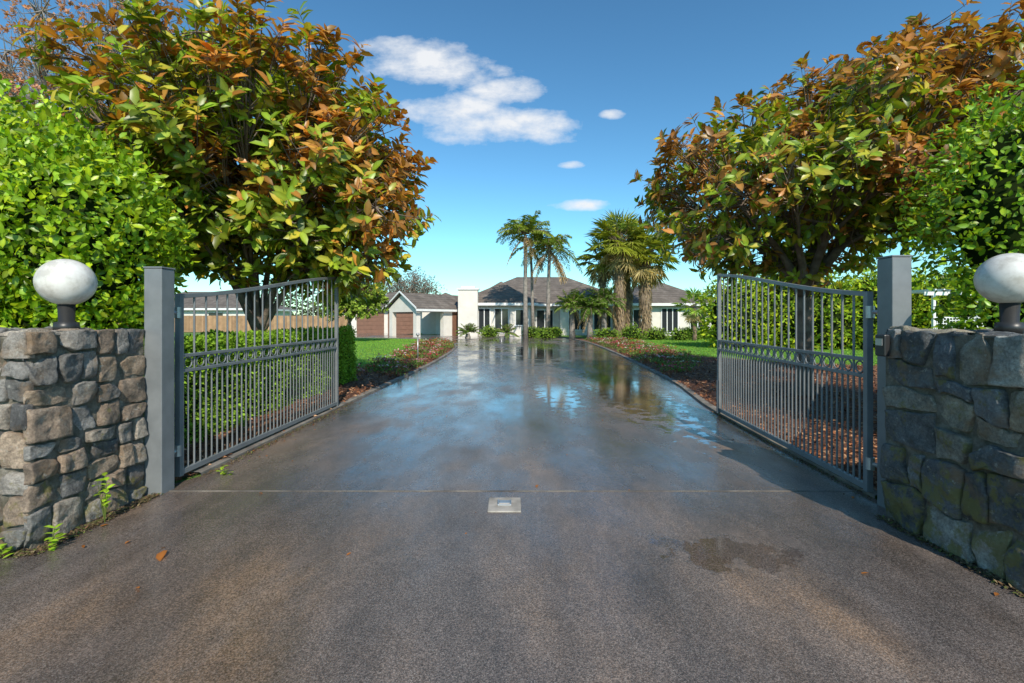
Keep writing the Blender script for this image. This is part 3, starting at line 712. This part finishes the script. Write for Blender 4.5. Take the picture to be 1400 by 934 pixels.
def cottage(x0,x1,y0,y1,ze,zr):
    global roof,trim
    h=empty('neighbour_house'); w=MB(); w.box(x0,x1,y0,y1,0,ze); r=MB(); trim=MB(); hip(x0,x1,y0,y1,ze,zr,.5,r)
    w.build('walls',M_cream,h); r.build('roof',M_roof,h); trim.build('trim',M_white,h)
    gl2=MB(); 
    for i in range(3):
        a=x0+(x1-x0)*(.15+.28*i); gl2.box(a,a+1.6,y0-.05,y0-.01,1,2.1)
    gl2.build('windows',M_glass,h)
cottage(-46,-30,52,62,2.6,4.8); cottage(38,54,42,52,2.6,5)

# timber fence
F=empty('timber_fence'); mb=MB()
x=-60
while x<-16.3:
    k=R.uniform(.75,1.15); mb.cur=(k,k*R.uniform(.95,1),k*.95,1); mb.box(x,x+.145,47,47.02,.05,1.75+R.uniform(-.01,.01)); x+=.152
mb.cur=(.9,.9,.9,1); mb.box(-60,-16.2,47.021,47.06,.5,.6); mb.box(-60,-16.2,47.021,47.06,1.3,1.4)
mb.build('palings',M_fence,F)
# pergola with lattice
Pg=empty('pergola'); mb=MB()
for x in (17.6,19.4,21.2):
    for y in (19,21): mb.box(x-.05,x+.05,y-.05,y+.05,0,2.45)
for y in (19,21): mb.box(17.2,21.6,y-.025,y+.025,2.452,2.6)
x=17.3
while x<21.6: mb.box(x,x+.05,18.6,21.4,2.602,2.7); x+=.35
mb.build('frame',M_white,Pg)
mb=MB()
for a,b2 in ((17.66,19.34),(19.46,21.14)):
    mb.box(a,b2,18.98,19.02,1.5,1.55); mb.box(a,b2,18.98,19.02,.2,.25)
    x=a+.06
    while x<b2-.02: mb.box(x,x+.03,18.985,18.997,.25,1.5); x+=.13
    z=.35
    while z<1.5: mb.box(a,b2,19.0,19.012,z,z+.03); z+=.13
mb.build('lattice',M_white,Pg)

# ------------------------------------------------------------------ light
az=math.radians(14)   # sun is behind the camera, slightly to the right
el=math.radians(38)
sd=Vector((math.sin(az)*math.cos(el)*1.0,-math.cos(az)*math.cos(el),math.sin(el)))   # direction TO the sun
sl=bpy.data.lights.new('sun','SUN'); sl.energy=5.0; sl.angle=math.radians(.6); sl.color=(1,.92,.79)
so=link(bpy.data.objects.new('sun',sl)); so.rotation_euler=sd.to_track_quat('Z','Y').to_euler()
wd=bpy.data.worlds.new('World'); scene.world=wd; wd.use_nodes=True; t=wd.node_tree; bg=t.nodes['Background']
sky=t.nodes.new('ShaderNodeTexSky'); sky.sky_type='NISHITA'; sky.sun_disc=False; sky.sun_elevation=el
sky.sun_rotation=math.atan2(sd.x,sd.y); sky.air_density=1.1; sky.dust_density=.15; sky.ozone_density=2.0
geo=t.nodes.new('ShaderNodeTexCoord'); sx=t.nodes.new('ShaderNodeSeparateXYZ'); t.links.new(geo.outputs['Generated'],sx.inputs[0])
yy=mth(t,'MAXIMUM',sx.outputs[1],.05); u=mth(t,'DIVIDE',sx.outputs[0],yy); v=mth(t,'DIVIDE',sx.outputs[2],yy)
cx=t.nodes.new('ShaderNodeCombineXYZ'); t.links.new(u,cx.inputs[0]); t.links.new(mth(t,'MULTIPLY',v,1.8),cx.inputs[1])
n1=noi(t,8,8,.62,cx.outputs[0])
best=None
for (u0,v0,a,b2) in [(-.22,.57,.15,.05),(-.13,.545,.12,.05),(-.03,.42,.17,.045),(.05,.43,.12,.03),(-.13,.455,.12,.045),(-.02,.50,.10,.03),(.217,.447,.035,.012),(.145,.249,.07,.014),(.13,.336,.035,.010),(-.9,.8,.3,.08),(1.1,.9,.3,.06)]:
    du=mth(t,'DIVIDE',mth(t,'SUBTRACT',u,u0),a); dv=mth(t,'DIVIDE',mth(t,'SUBTRACT',v,v0),b2)
    e=mth(t,'SUBTRACT',1,mth(t,'ADD',mth(t,'MULTIPLY',du,du),mth(t,'MULTIPLY',dv,dv)))
    e=mth(t,'MAXIMUM',e,-1.5)
    best=e if best is None else mth(t,'MAXIMUM',best,e)
dens=mth(t,'ADD',mth(t,'MULTIPLY',best,.75),mth(t,'MULTIPLY',mth(t,'SUBTRACT',n1,.5),2.8))
dens=mth(t,'MULTIPLY',dens,1.1,True)
dens=mth(t,'MULTIPLY',dens,mth(t,'GREATER_THAN',sx.outputs[1],.06))
skc=mix(t,1.0,sky.outputs[0],(.62*.195,.93*.195,.97*.195),'MULTIPLY')
gm=t.nodes.new('ShaderNodeGamma'); gm.inputs[1].default_value=1.18; t.links.new(skc,gm.inputs[0])
skc=mix(t,1.0,gm.outputs[0],(6.1,6.1,6.1),'MULTIPLY')
cc=mix(t,mth(t,'MULTIPLY',dens,.94),skc,(6.1,6.2,6.35))
t.links.new(cc,bg.inputs[0]); bg.inputs[1].default_value=.15

# ------------------------------------------------------------------ camera
cd=bpy.data.cameras.new('camera'); cd.sensor_width=36; cd.lens=16; cd.shift_y=-32/1400; cd.clip_end=5000; cd.clip_start=.05
co=link(bpy.data.objects.new('camera',cd)); co.location=(0,0,1.5); co.rotation_euler=(math.radians(90),0,0); scene.camera=co
scene.view_settings.view_transform='Standard'; scene.view_settings.look='None'; scene.view_settings.exposure=0
